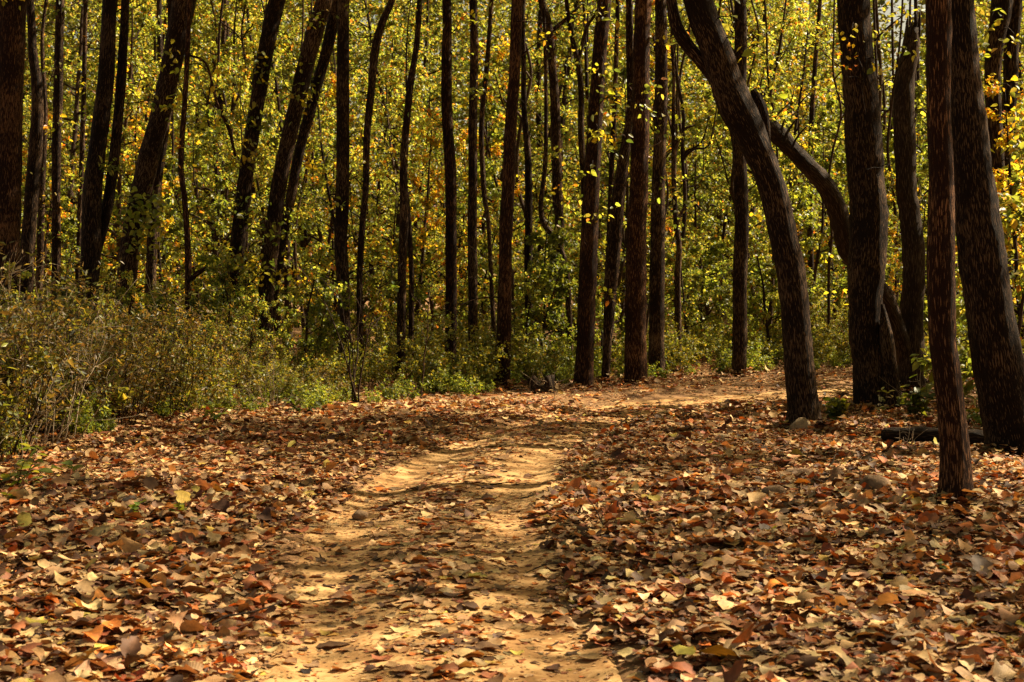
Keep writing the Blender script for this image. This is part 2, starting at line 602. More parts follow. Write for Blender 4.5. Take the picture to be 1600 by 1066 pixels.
# ------------------------------------------------------------------ the tall trees, each trunk traced and stood at its own distance
YG = [(44, (.15, .18, .035)), (22, (.24, .235, .045)), (24, (.07, .10, .020)), (6, (.28, .20, .035)), (4, (.30, .12, .025))]
GREEN = [(46, (.085, .115, .020)), (36, (.16, .175, .03)), (18, (.05, .07, .012))]
YELLOW = [(45, (.30, .24, .02)), (30, (.18, .19, .02)), (15, (.32, .17, .02)), (10, (.32, .10, .015))]
TREES = []


def blob_leaves(b, centres, per, rad, size, pal, rng, shape=L4, droop=.35):
    c = np.repeat(np.asarray(centres), per, axis=0)
    n = len(c)
    r = rad if np.isscalar(rad) else np.repeat(rad, per)[:, None]
    P = c + rng.normal(size=(n, 3)) * r * np.array([1, 1, .62])
    T = rand_unit(n, rng)
    T[:, 2] = T[:, 2] * .6 - droop
    Nn = rand_unit(n, rng) * .75
    Nn[:, 2] += .8
    b.leaves(P, T, Nn, size * np.clip(rng.normal(1, .25, n), .45, 1.7), pick_cols(n, pal, rng), shape)


def tall_tree(name, label, cat, pts, Yd, mat=None, H=None, rough=.07, flare=.5, lean_y=0.0, crown=True, sprays=(), forks=(), group=None, density=1.0, seed=None, pal=YG, sides=18, down=True):
    """pts: (px, py, width px) from the top of the picture down to the foot"""
    seed = len(TREES) + 100 if seed is None else seed
    rng = np.random.default_rng(seed)
    mat = mat or M_BARK
    P = []
    for px, py, w in pts:
        p = at(px, py, Yd)
        y_ = Yd + lean_y * (p[2] - at(pts[-1][0], pts[-1][1], Yd)[2])
        p = at(px, py, y_)
        P.append((*p, w * y_ / FPX / 2))
    P = P[::-1]
    foot = P[0]
    gz = float(terr(np.array([foot[0]]), np.array([foot[1]]))[0])
    if down:
        dirx = (P[1][0] - P[0][0]) / max(P[1][2] - P[0][2], .2)
        if foot[2] > gz + .25:                                  # foot hidden behind bushes: carry the trunk on to the soil
            x_ = foot[0] - dirx * (foot[2] - gz)
            P = [(x_, foot[1], gz, foot[3] * 1.12)] + P
        P = [(P[0][0], P[0][1], gz - .25, P[0][3] * 1.05)] + P
    root = empty(name, (P[0][0], P[0][1], gz))
    tag(root, label, cat, group)
    t = P[-1]
    d = np.array(P[-1][:3]) - np.array(P[-2][:3])
    d /= np.linalg.norm(d)
    H = H or rng.uniform(12.5, 16.5)
    if crown:
        q, r = np.array(t[:3]), t[3]
        steps = 6
        for s_ in range(steps):
            L_ = max(H - t[2], 2.0) / steps
            d = d * .85 + np.array([rng.normal(0, .06), rng.normal(0, .06), .22])
            d /= np.linalg.norm(d)
            q = q + d * L_
            P.append((*q, max(r * (1 - .72 * (s_ + 1) / steps), .012)))
    Pa = np.array(P)
    length = np.linalg.norm(np.diff(Pa[:, :3], axis=0), axis=1).sum()
    n = int(max(24, min(150, length / .11)))
    sp = spline(Pa, n)
    sp[:, 3] = np.maximum(sp[:, 3], .008)
    tb = B()
    tb.tube(sp[:, :3], sp[:, 3], sides, True, rough, seed, flare)
    cb = B()
    for fk in forks:                                            # visible limbs: (px, py, w) from the tip to the joint
        f = np.array([(*at(a, c, Yd + fk[1]), w * Yd / FPX / 2) for a, c, w in fk[0]][::-1])
        if len(fk) > 2 and fk[2]:
            dd = f[-1] - f[-2]
            dd = dd[:3] / np.linalg.norm(dd[:3])
            e1 = f[-1, :3] + dd * 1.6 + np.array([0, 0, .5])
            e2 = e1 + dd * 1.2 + np.array([0, .3, 1.4])
            f = np.vstack([f, [*e1, f[-1, 3] * .75], [*e2, f[-1, 3] * .35]])
            blob_leaves(cb, [e2, e1 + (0, 0, .5), e2 + (.4, .2, .4)], 40, .55, .15, pal, rng)
        m = max(10, int(np.linalg.norm(np.diff(f[:, :3], axis=0), axis=1).sum() / .1))
        fs = spline(f, m)
        tb.tube(fs[:, :3], np.maximum(fs[:, 3], .005), 10 if sides > 10 else 7, True, rough, seed + 1)
    cen = []
    if crown:
        top = sp[sp[:, 2] > t[2] + .8]
        if len(top) < 6:
            top = sp[-6:]
        for q in range(rng.integers(6, 9)):
            a = top[int(rng.uniform(.15, .98) * (len(top) - 1))]
            az, L_ = rng.uniform(0, 6.28), rng.uniform(1.3, 3.0)
            e = a[:3] + np.array([math.cos(az) * L_, math.sin(az) * L_, rng.uniform(.6, 1.8)])
            mid = (a[:3] + e) / 2 + rng.normal(0, .18, 3)
            c = spline([a[:3], mid, e], 8)
            tb.tube(c, np.linspace(min(a[3] * .6, .06), .008, 8), 6)
            for z in range(rng.integers(3, 5)):
                cen.append(c[rng.integers(3, 8)] + rng.normal(0, .45, 3))
        cen.append(sp[-1, :3])
        cen = np.array(cen)
        cen = cen[cen[:, 2] > t[2] + .5] if len(cen) else cen
        blob_leaves(cb, cen, max(4, int(55 * density)), rng.uniform(.35, .75, len(cen)), .17, pal, rng)
    for (px, py, dy, nn, rd, *pl) in sprays:                    # low leafy twigs that show in the picture
        c = at(px, py, Yd + dy)
        k = np.abs(sp[:, 2] - (c[2] + .15)).argmin()
        tw = spline([sp[k, :3], (sp[k, :3] + c) / 2 + (0, 0, .12), c], 7)
        tb.tube(tw, np.linspace(.010, .003, 7), 5)
        blob_leaves(cb, [c], nn, rd, .11, pl[0] if pl else YG[:3] + YELLOW[:2], rng, L6)
    if crown and group is None and Yd > 22:                     # thin crooked side twigs with a few leaves each
        r2 = np.random.default_rng(seed + 5000)
        lowk = np.nonzero((sp[:, 2] > 1.2) & (sp[:, 2] < 7.5))[0]
        for q in range(r2.integers(4, 8)):
            k = int(r2.choice(lowk))
            az, L_ = r2.uniform(0, 6.28), r2.uniform(.5, 1.5)
            tw = wavy(sp[k, :3], np.array([math.cos(az), math.sin(az) * .7, r2.uniform(-.1, .9)]), L_, 9, r2, .26, -.02)
            tb.tube(tw, np.linspace(r2.uniform(.008, .016), .003, 10), 5, False)
            t2 = wavy(tw[5], tw[6] - tw[5] + r2.normal(0, .08, 3), L_ * .5, 6, r2, .3, 0)
            tb.tube(t2, np.linspace(.005, .002, 7), 4, False)
            if r2.random() < .75:
                blob_leaves(cb, [tw[-1], tw[-3], t2[-1], t2[-3]], int(r2.integers(3, 9)), .09, .085, [YG, YELLOW, GREEN][r2.integers(0, 3)], r2, L6)
    tb.obj('trunk', mat, root)
    if cb.n:
        cb.obj('crown', M_LEAF, root)
    TREES.append((root, sp))
    return root


t = tall_tree
t('tree', 'thickest upright brown trunk, cut by the left edge of the view above the dry bushes', 'tree', [(19, 0, 43), (15, 150, 41), (12, 300, 41), (8, 450, 42), (6, 560, 46)], gY(606), M_BARK_RED, sides=26)
t('tree', 'thin dark wavering trunk directly beside the thickest trunk at the left edge', 'tree', [(46, 0, 13), (51, 79, 14), (58, 141, 18), (58, 190, 20), (54, 250, 22), (49, 310, 22), (42, 420, 24)], 31, sides=12)
t('tree', 'pole-thin brown trunk just behind the wavering dark trunk', 'tree', [(66, 60, 6), (70, 170, 9), (66, 280, 11), (62, 430, 12)], 33, sides=10)
t('tree', 'narrow black upright trunk with scattered leaves, midway between edge trunk and double trunk', 'tree', [(94, 0, 14), (92, 80, 14), (91, 150, 15), (88, 250, 14), (88, 420, 15)], 32, sides=12, sprays=((98, 190, -.3, 14, .16), (82, 110, -.3, 10, .14)))
t('tree', 'thread-like dark stem close against the double trunk on its outer side', 'tree', [(134, 0, 7), (133, 40, 7), (130, 180, 8), (126, 300, 8), (122, 420, 9)], 34, sides=8)
t('tree', 'lit-edged main trunk of two joined low down, curving up to the right', 'tree', [(172, 0, 22), (166, 113, 25), (153, 225, 27), (144, 300, 30), (142, 392, 31), (138, 463, 32), (136, 530, 36)], gY(600), sides=20,
  forks=(([(196, 0, 13), (192, 80, 15), (186, 169, 16), (178, 250, 17), (170, 308, 18), (160, 355, 18), (148, 400, 18)], .25, True),))
t('tree', 'stout dark trunk leaning right, green leaves hanging on its lower half', 'tree', [(288, 0, 36), (277, 56, 32), (253, 169, 31), (232, 250, 33), (207, 364, 31), (194, 477, 31), (188, 540, 34)], gY(588), sides=20,
  sprays=((225, 345, -.6, 110, .26, GREEN), (205, 325, -.6, 90, .24, GREEN), (243, 318, -.5, 80, .22, GREEN), (215, 380, -.6, 60, .2, GREEN), (262, 165, -.4, 40, .2), (276, 90, -.4, 30, .2)))
t('tree', 'thinner shaded trunk close behind the stout right-leaning one', 'tree', [(268, 120, 10), (256, 220, 13), (246, 280, 16), (237, 393, 17), (236, 505, 18)], 31.5, sides=12)
t('tree', 'slim reddish pole trunk standing just right of the stout leaning trunk', 'tree', [(296, 0, 7), (294, 60, 8), (290, 141, 8), (283, 253, 9), (288, 308, 9), (293, 378, 10), (294, 449, 11), (293, 540, 11)], 27, M_BARK_RED, sides=10,
  forks=(([(345, 415, 4), (325, 418, 7), (308, 428, 8), (295, 440, 8)], -.1, False), ([(368, 245, 4), (357, 200, 6), (340, 165, 5), (322, 100, 4), (293, 86, 4)], .1, False)), sprays=((330, 120, .1, 26, .22), (362, 180, .1, 30, .25)))
t('tree', 'dark leaning trunk standing alone between the slim pole and the leaning pair', 'tree', [(433, 0, 26), (417, 70, 25), (405, 141, 24), (393, 215, 23), (381, 298, 24), (375, 350, 24), (366, 430, 25), (360, 500, 26)], 30, sides=16, sprays=((408, 110, -.4, 60, .25), (398, 190, -.4, 50, .22, GREEN), (388, 240, -.4, 60, .25), (372, 330, -.4, 70, .25, GREEN), (362, 400, -.4, 70, .25)))
t('tree', 'heavier front trunk of the black leaning pair', 'tree', [(506, 0, 26), (482, 84, 27), (462, 169, 25), (443, 253, 25), (433, 310, 25), (422, 400, 25), (412, 500, 26)], 30, sides=16, sprays=((466, 150, -.4, 40, .22), (428, 360, -.4, 50, .25, GREEN), (420, 430, -.5, 70, .28)))
t('tree', 'thinner rear trunk of the black leaning pair', 'tree', [(526, 0, 18), (513, 70, 18), (497, 127, 17), (482, 183, 17), (467, 239, 16), (456, 298, 16), (446, 350, 15), (434, 420, 15)], 30.8, sides=14)
t('tree', 'straight upright trunk directly right of the black leaning pair', 'tree', [(537, 0, 18), (536, 141, 20), (535, 300, 21), (532, 380, 20), (535, 434, 20), (538, 547, 21), (538, 590, 23)], gY(594), sides=18)
t('tree', 'slim snaking trunk, bent to the right at its top, beside the straight upright trunk', 'tree', [(613, 0, 10), (597, 37, 12), (586, 79, 13), (580, 141, 12), (573, 211, 11), (571, 298, 10), (566, 350, 10), (562, 434, 10), (563, 560, 11)], 28.5, sides=10)
t('tree', 'crooked narrow trunk among dark green leaves, with a thin stem hugging its foot', 'tree', [(656, 0, 9), (651, 70, 9), (642, 127, 11), (636, 183, 11), (631, 253, 12), (631, 350, 14), (628, 420, 14), (627, 519, 14), (625, 580, 15)], gY(593), sides=12,
  forks=(([(636, 300, 6), (641, 380, 8), (643, 448, 8), (642, 547, 9), (641, 600, 9)], .4, False),), sprays=((618, 180, .3, 40, .3), (610, 260, .3, 40, .3), (640, 230, .2, 22, .2)))
t('tree', 'even brown trunk with a small kink halfway, between crooked trunk and twig-wound trunk', 'tree', [(698, 0, 14), (698, 84, 16), (698, 169, 17), (704, 270, 18), (705, 350, 18), (705, 463, 18), (704, 561, 19)], gY(587), M_BARK_RED, sides=16)
t('tree', 'slim trunk wound with pale dry twigs, beside the evenly brown kinked one', 'tree', [(739, 0, 12), (741, 84, 13), (739, 197, 14), (739, 298, 14), (738, 350, 15), (739, 491, 15), (740, 570, 16)], 30.5, sides=12)
t('tree', 'spindly dark stem rising behind the twig-wound trunk', 'tree', [(768, 0, 7), (764, 60, 7), (759, 120, 8), (752, 200, 8), (756, 300, 8), (763, 350, 7), (768, 450, 7)], 32, sides=8)
t('tree', 'red-brown trunk at the road edge, leaning a little and patched with bare orange bark', 'tree', [(808, 0, 17), (804, 113, 18), (798, 197, 19), (794, 298, 20), (791, 350, 21), (788, 491, 22), (785, 595, 25)], gY(604), M_BARK_RED, sides=20, flare=.55)
t('tree', 'slim dark trunk set back just right of the red-brown roadside trunk', 'tree', [(817, 0, 7), (818, 84, 8), (819, 169, 9), (825, 253, 11), (826, 350, 12), (825, 448, 12), (829, 510, 13)], 33.5, sides=10)
t('tree', 'grey-brown lit trunk set back in the wood, forked near the top of the view', 'tree', [(846, 0, 11), (857, 42, 13), (866, 141, 14), (868, 197, 16), (871, 300, 16), (874, 350, 15), (873, 434, 15), (874, 510, 16)], 33, sides=12,
  forks=(([(905, 10, 4), (885, 30, 6), (866, 45, 7), (860, 50, 7)], .2, False),))
t('tree', 'S-bent thin trunk swinging across the foot of the grey-brown forked one', 'tree', [(853, 155, 6), (852, 253, 7), (845, 320, 8), (850, 350, 9), (867, 372, 10), (881, 406, 10), (887, 448, 10), (890, 530, 11)], 31.5, sides=10)
t('tree', 'black Y-forked slender trunk behind the twin roadside trunks', 'tree', [(885, 0, 7), (893, 56, 8), (901, 90, 9), (908, 141, 9), (908, 211, 10), (912, 281, 10), (915, 400, 11)], 31, sides=10,
  forks=(([(936, 10, 4), (918, 40, 6), (908, 75, 7), (903, 95, 7)], .1, True),))
t('tree', 'stout roadside trunk tufted with yellow leafy sprigs up its right side, reddish at the foot', 'tree', [(944, 0, 22), (938, 70, 22), (933, 141, 23), (928, 225, 24), (924, 300, 25), (922, 350, 26), (918, 448, 28), (914, 547, 29), (912, 600, 31)], gY(606), M_BARK_RED, sides=22, flare=.3,
  sprays=((945, 105, -.3, 16, .13), (950, 140, -.25, 12, .12), (948, 175, -.2, 12, .12), (935, 210, -.35, 12, .10), (926, 268, -.3, 8, .08), (950, 215, -.2, 12, .12), (938, 18, -.3, 9, .12)))
t('tree', 'wire-thin dark trunk seen in the gap before the thickest roadside trunk', 'tree', [(965, 0, 7), (963, 84, 7), (960, 169, 8), (955, 281, 8), (950, 420, 9)], 33, sides=8)
t('tree', 'leaning trunk half hidden behind the thickest roadside trunk, slimmer towards its foot', 'tree', [(986, 170, 14), (979, 220, 16), (972, 265, 19), (966, 310, 21), (962, 360, 22), (955, 434, 21), (950, 519, 15), (946, 590, 13)], gY(596), sides=14, H=11)
t('tree', 'thickest straight roadside trunk where the road bends, dark with a red foot', 'tree', [(1005, 0, 25), (1002, 84, 26), (1001, 169, 27), (998, 300, 29), (995, 350, 31), (994, 448, 33), (993, 547, 34), (993, 592, 36)], gY(599), M_BARK_RED, sides=22, flare=.5)
t('tree', 'straight greyish trunk just right of the thickest roadside one, almost as tall', 'tree', [(1032, 0, 18), (1033, 113, 20), (1032, 197, 20), (1029, 281, 21), (1028, 350, 23), (1026, 463, 24), (1025, 580, 25)], gY(589), sides=18, flare=.3, sprays=((1048, 60, -.2, 12, .15),))
t('tree', 'thin knotted tree with short crooked branches in the gap right of the greyish trunk', 'tree', [(1052, 190, 6), (1053, 225, 8), (1053, 281, 8), (1056, 350, 8), (1061, 387, 9), (1059, 434, 10), (1060, 560, 10)], 31, sides=10, H=10,
  forks=(([(1085, 196, 3), (1070, 202, 5), (1058, 225, 6), (1054, 240, 6)], 0, False), ([(1098, 330, 3), (1080, 315, 4), (1066, 330, 5), (1057, 352, 6)], -.1, False), ([(1038, 165, 3), (1046, 190, 4), (1052, 215, 5)], .1, False)))
t('tree', 'upright trunk passing behind the great leaning tree, alone above the green roadside plants', 'tree', [(1156, 0, 19), (1157, 84, 20), (1154, 197, 21), (1157, 281, 21), (1159, 350, 22), (1156, 448, 23), (1156, 519, 23), (1154, 586, 24)], gY(588), sides=16, flare=.2)
LEAN = t('leaning_tree', 'great dark tree bowed over to the left with a forked limb near the top', 'tree', [(1090, 0, 44), (1111, 56, 46), (1130, 113, 50), (1152, 169, 56), (1173, 211, 50), (1202, 280, 43), (1223, 364, 44), (1239, 449, 45), (1246, 533, 46), (1251, 588, 47), (1255, 644, 49), (1256, 668, 56)], gY(670), sides=26, flare=.45,
  forks=(([(1176, 140, 8), (1184, 156, 17), (1191, 178, 20), (1198, 208, 12), (1203, 235, 4)], .05, False),), sprays=((1175, 45, -.4, 5, .1), (1172, 78, -.3, 5, .1)))
b = B()
f = np.array([(*at(a, c, gY(670) + .12), w * gY(670) / FPX / 2) for a, c, w in [(1138, 165, 24), (1118, 125, 22), (1092, 93, 20), (1073, 70, 21), (1057, 42, 20), (1049, 0, 17), (1046, -60, 14), (1030, -150, 8)]])
fs = spline(f, 40)
b.tube(fs[:, :3], fs[:, 3], 16, True, .07, 5)
b.obj('limb', M_BARK, LEAN)
t('leaning_tree', 'broken bare trunk slanting from the splintered snag up to rest on the great bowed tree', 'dead tree', [(1203, 198, 25), (1206, 201, 30), (1213, 209, 29), (1237, 234, 27), (1265, 262, 28), (1294, 295, 30), (1311, 340, 31), (1327, 390, 32), (1357, 435, 32), (1385, 475, 32), (1405, 530, 30), (1421, 592, 30)], 25.2, M_DEAD, crown=False, rough=.15, flare=.1, sides=18, lean_y=-.6,
  forks=(([(1243, 188, 2), (1232, 204, 4), (1224, 222, 5)], -2.9, False), ([(1226, 186, 2), (1222, 200, 4), (1218, 214, 6)], -2.9, False), ([(1199, 188, 6), (1206, 199, 14), (1216, 212, 16)], -2.9, False), ([(1262, 196, 1.5), (1246, 214, 3), (1236, 234, 4)], -2.8, False)))
t('tree', 'big upright trunk between bowed tree and snag, with a sunlit orange buttress at its foot', 'tree', [(1333, 0, 50), (1339, 84, 50), (1347, 169, 54), (1354, 281, 57), (1359, 350, 59), (1355, 421, 56), (1353, 505, 52), (1359, 561, 54), (1364, 600, 58), (1367, 634, 60)], gY(637), sides=28, flare=.35,
  forks=(([(1379, 475, 5), (1384, 520, 20), (1389, 575, 27), (1393, 640, 38)], -.2, False),),
  sprays=((1331, 52, -.5, 6, .07), (1385, 105, -.6, 7, .1)))
# the splintered snag
SN = t('broken_snag', 'splintered leafless snag with a jagged top behind the big upright trunk', 'dead tree', [(1426, 44, 22), (1423, 75, 27), (1416, 113, 29), (1412, 169, 33), (1414, 225, 33), (1416, 300, 32), (1421, 330, 33), (1426, 380, 34), (1428, 421, 34), (1425, 477, 35), (1424, 530, 36), (1422, 600, 42)], 25.0, M_DEAD, crown=False, rough=.10, sides=20)
b = B()
for (px, top, w, ph) in ((1416, 23, 7, .09), (1423, 30, 6, -.08), (1429, 16, 8, .02), (1435, 14, 7, -.04), (1420, 36, 6, -.12)):
    a_, c_ = at(px, 58, 25.0 + ph), at(px + 3, top, 25.0 + ph)
    b.tube(spline([a_, (a_ + c_) / 2, c_], 5), np.array([1, .95, .8, .5, .06]) * w * 25 / FPX / 2, 6, True, .1, px)
b.obj('splinter', M_DEAD, SN)
t('tree', 'nearest trunk, slender and straight with a pale lit edge and flared foot in dead leaves', 'tree', [(1466, 0, 39), (1467, 169, 37), (1471, 281, 39), (1470, 421, 43), (1473, 533, 41), (1477, 560, 42), (1487, 644, 44), (1493, 729, 45), (1493, 790, 52)], gY(793), M_BARK_RED, sides=30, flare=.8, rough=.06)
t('tree', 'massive ridged trunk leaning left, right behind the nearest slender trunk', 'tree', [(1500, 0, 40), (1512, 169, 54), (1520, 281, 66), (1535, 393, 72), (1550, 505, 74), (1564, 588, 78), (1578, 650, 84), (1588, 690, 92)], gY(704), sides=34, rough=.07, flare=.5)
t('tree', 'dark trunk close to the right edge with leafy twigs, showing past the massive ridged one', 'tree', [(1566, 0, 34), (1557, 60, 27), (1551, 120, 25), (1556, 220, 24), (1564, 330, 24), (1570, 480, 26)], 22, sides=16,
  forks=(([(1586, 10, 22), (1580, 70, 24), (1579, 130, 24), (1572, 220, 20), (1566, 300, 16)], .3, True),),
  sprays=tuple((x_, y_, -.5, 34, .24) for x_, y_ in ((1592, 150), (1588, 210), (1596, 270), (1584, 330), (1596, 390), (1590, 450), (1548, 30), (1590, 60), (1580, 500))))
# trees of the same stand outside the view on the sunny side and near the viewer: they throw the dappled shade
srng, rng0 = np.random.default_rng(5), np.random.default_rng(19)
shade = []
for _ in range(4000):
    x_, y_ = srng.uniform(4, 23), srng.uniform(1, 38)
    if len(shade) < 34 and x_ > .325 * y_ + 2.2 and path_d([x_], [y_])[0][0] > 1.6 and all((x_ - a) ** 2 + (y_ - e) ** 2 > 2.6 ** 2 for a, e in shade):
        shade.append((x_, y_))
for (x_, y_) in shade + [(-8, 12), (-10, 18), (-7, 6)]:
    px_ = 800 + x_ / y_ * FPX
    t('tree', 'tall brown trunk standing outside the view beside the track', 'tree', [(px_ + srng.uniform(-40, 40), HZN - 2500 * 5 / y_, 190 * 2 / y_), (px_, HZN + 1500 / y_, 480 / y_)], y_, sides=10, group='trees outside the view', density=.95)

# leaves banked against the feet of the trunks, then the whole carpet
for root, sp in TREES:
    if root.location.y < 36 and abs(root.location.x) < .36 * root.location.y + 1:
        r0 = float(sp[2, 3])
        n_ = int(90 + 500 * r0)
        rr, th = r0 * 1.1 + RNG.exponential(.13, n_), RNG.uniform(0, 6.28, n_)
        litter(lb, root.location.x + rr * np.cos(th), root.location.y + rr * np.sin(th), np.clip(RNG.lognormal(math.log(.085), .4, n_), .03, .2), 4, 5, RNG, np.zeros(n_), np.clip(.11 - (rr - r0) * .35, 0, .11) * RNG.uniform(.2, 1, n_))
tag(lb.obj('fallen_leaves', M_LITTER, uv=True), kind='stuff', label='dry tan and rust fallen leaves covering the forest floor and thinly the path', cat='leaf litter')

b = B()
for q in range(420):                                            # dead twigs strewn through the leaves
    y = math.sqrt(RNG.uniform(30, 900))
    x = RNG.uniform(-1, 1) * (y * .33 + 1)
    dd = path_d([x], [y])[0][0]
    if dd < .7 and RNG.random() < .75:
        continue
    L_, az = RNG.lognormal(math.log(.28), .5), RNG.uniform(0, 6.28)
    g = float(terr(np.array([x]), np.array([y]))[0]) + (.05 if dd > 1 else .012)
    c = wavy(np.array([x, y, g]), np.array([math.cos(az), math.sin(az), RNG.normal(0, .1)]), L_, 6, RNG, .13, 0)
    b.tube(c, np.linspace(1, .5, 7) * RNG.uniform(.003, .009), 5)
tag(b.obj('twig_litter', M_DEAD), 'dead twigs strewn through the fallen leaves', 'twig litter', kind='stuff')

# crooked bare-stemmed saplings among the straight trunks
for q in range(28):
    y_ = rng0.uniform(32, 44)
    px_ = rng0.uniform(20, 1580)
    w_ = rng0.uniform(4, 7.5)
    xs = px_ + np.cumsum(rng0.normal(0, 9, 9))
    pts = [(xs[i], -10 + 62 * i, w_ * (.55 + .06 * i)) for i in range(9)]
    fk = []
    for z in range(rng0.integers(2, 5)):
        i = rng0.integers(1, 7)
        sg = rng0.choice([-1, 1])
        ln = rng0.uniform(20, 55)
        x0, y0 = pts[i][0], pts[i][1]
        fk.append(([(x0 + sg * ln * rng0.uniform(.8, 1.3), y0 - ln * rng0.uniform(.6, 1.8), 1.5), (x0 + sg * ln * .8, y0 - ln * rng0.uniform(.1, .6), w_ * .4), (x0 + sg * ln * .35, y0 - ln * .1, w_ * .5), (x0, y0 + 12, w_ * .5)], rng0.uniform(-.4, .4), False))
    t('crooked_sapling', 'crooked thin sapling with bent dark side branches among the straight trunks', 'tree', pts, y_, M_TWIG, sides=7, group='crooked saplings', density=.4, H=11, forks=fk,
      sprays=tuple((f_[0][0][0], f_[0][0][1], 0, 26, .22) for f_ in fk))

# ------------------------------------------------------------------ understorey trees behind the tall trunks
def make_understorey(name, label, group, seed, H, pal, nb, leaf, per, low=.14, spread=1.0, shape=L6):
    rng = np.random.default_rng(seed)
    root = empty(name)
    tag(root, label, 'tree', group)
    tb, cb = B(), B()
    st = wavy(np.array([0, 0, -.2]), np.array([rng.normal(0, .12), rng.normal(0, .12), 1.]), H, 12, rng, .07, .05)
    r0 = .018 + .0075 * H
    tb.tube(spline(st, 30), np.linspace(r0, .008, 30), 8, True, .08, seed)
    SP = spline(st, 60)
    P, T = [], []
    for i in range(nb):
        f_ = low + (1 - low) * (i + rng.random()) / nb
        a = SP[int(f_ * 59)]
        az = i * 2.4 + rng.normal(0, .5)
        L_ = spread * rng.uniform(.6, 1.5) * (1.25 - .75 * f_) * (H / 7) ** .5
        d = np.array([math.cos(az), math.sin(az), rng.uniform(.15, .9)])
        br = wavy(a, d, L_, 6, rng, .16, .02)
        tb.tube(br, np.linspace(max(.008, r0 * .55 * (1.1 - f_)), .003, 7), 5)
        subs = [br]
        for j in range(rng.integers(2, 5)):
            k_ = rng.integers(2, 6)
            d2 = (br[k_] - br[k_ - 1]) / (L_ / 6) + rng.normal(0, .7, 3)
            tw = wavy(br[k_], d2, L_ * rng.uniform(.3, .6), 4, rng, .2, -.02)
            tb.tube(tw, np.linspace(.005, .002, 5), 4, False)
            subs.append(tw)
        for sb in subs:
            m = int(per * rng.uniform(.5, 1.5))
            q = rng.uniform(.25, 1, m) * (len(sb) - 1)
            k_ = np.minimum(q.astype(int), len(sb) - 2)
            P.append(sb[k_] + (sb[k_ + 1] - sb[k_]) * (q - k_)[:, None] + rng.normal(0, .035, (m, 3)))
            dv = (sb[-1] - sb[0]) / (np.linalg.norm(sb[-1] - sb[0]) + 1e-6)
            tt = rand_unit(m, rng) * .8 + dv * .5
            tt[:, 2] -= .35
            T.append(tt)
    P, T = np.concatenate(P), np.concatenate(T)
    Nn = rand_unit(len(P), rng) * .6
    Nn[:, 2] += .8
    cb.leaves(P, T, Nn, np.clip(rng.normal(leaf, leaf * .28, len(P)), leaf * .4, leaf * 1.7), pick_cols(len(P), pal, rng), shape)
    tb.obj('trunk', M_TWIG, root)
    cb.obj('crown', M_LEAF, root)
    return root


UKIND = [
    ('slender understorey tree with bright yellow-green leaves deep among the trunks', YG, 7.5, .070, 26, 42),
    ('slender understorey tree with dark green drooping leaves among the trunks', GREEN, 5.5, .080, 22, 34),
    ('thin young tree with yellow and orange autumn leaves among the trunks', YELLOW, 6.5, .070, 24, 30),
    ('taller thin tree with loose olive crown at the back of the wood', YG, 10.5, .075, 34, 40),
]
UKIND.append(('bushy green sapling with leaves down to the ground, filling the gaps between the tall trunks', YG, 2.9, .062, 17, 34))
UKIND.append(('low dark green sapling with drooping leaves between the tall trunks', GREEN, 2.4, .075, 15, 30))
PROTO = {}
for k_, (lab, pal, H_, lf, nb_, per_) in enumerate(UKIND):
    for v_ in range(2):
        PROTO[k_, v_] = [make_understorey('sapling' if k_ > 3 else 'young_tree', lab, ('yellow-green understorey trees', 'dark green understorey trees', 'autumn-coloured understorey trees', 'tall olive understorey trees', 'bushy green saplings', 'low dark green saplings')[k_], 400 + 10 * k_ + v_, H_ * (1 + .15 * v_), pal, nb_, lf, per_, .06 if k_ > 3 else .14), True]


def put(store, key, loc, rz, sc):
    r, fresh = store[key]
    if fresh:
        store[key][1] = False
        r.location, r.rotation_euler, r.scale = loc, (0, 0, rz), (sc, sc, sc)
        return r
    return dup(r, loc, rz, sc)


rng = np.random.default_rng(77)
spots = []


def scatter(n, ysel, wsel, mind, kinds, wts, srange):
    c = 0
    for _ in range(n * 30):
        if c >= n:
            break
        y = math.sqrt(rng.uniform(ysel[0] ** 2, ysel[1] ** 2))
        x = rng.uniform(wsel[0], wsel[1]) * (y * .325 + 1.0)
        if path_d([x], [y])[0][0] < 1.9:
            continue
        if any((x - a) ** 2 + (y - e) ** 2 < mind ** 2 for a, e in spots):
            continue
        spots.append((x, y))
        k_ = rng.choice(kinds, p=np.array(wts) / sum(wts))
        if k_ in (0, 2, 3) and abs(x / y - .239) < .055:         # the gap where the sky shows
            k_ = 1
        put(PROTO, (k_, int(rng.integers(0, 2))), (x, y, float(terr(np.array([x]), np.array([y]))[0])), rng.uniform(0, 6.28), rng.uniform(*srange))
        c += 1


scatter(9, (31.5, 34), (-1, -.05), 1.2, [0, 1, 2], [3, 3, 2], (.6, .9))
scatter(60, (34.5, 45), (-1, 1), 1.25, [0, 1, 2, 3], [4, 4, 1.4, 1], (.75, 1.2))
scatter(70, (44, 60), (-1, 1), 1.6, [0, 1, 2, 3], [5, 1, 1, 4], (1.0, 1.5))
for (px, Yd, k_, sc) in ((1578, 19.5, 1, .62), (1600, 21, 2, .7), (1550, 26, 1, .8), (1452, 30, 0, .52), (1395, 31.5, 2, .6), (1596, 20.5, 4, 1.5), (1574, 24, 5, 1.7), (1612, 22.5, 4, 1.5), (1445, 27.5, 5, 1.2), (1408, 27, 5, .75), (1540, 29, 4, 1.3), (1600, 27, 3, .8)):
    p = at(px, 600, Yd)
    put(PROTO, (k_, 0), (p[0], p[1], float(terr(p[:1], p[1:2])[0])), rng.uniform(0, 6), sc)

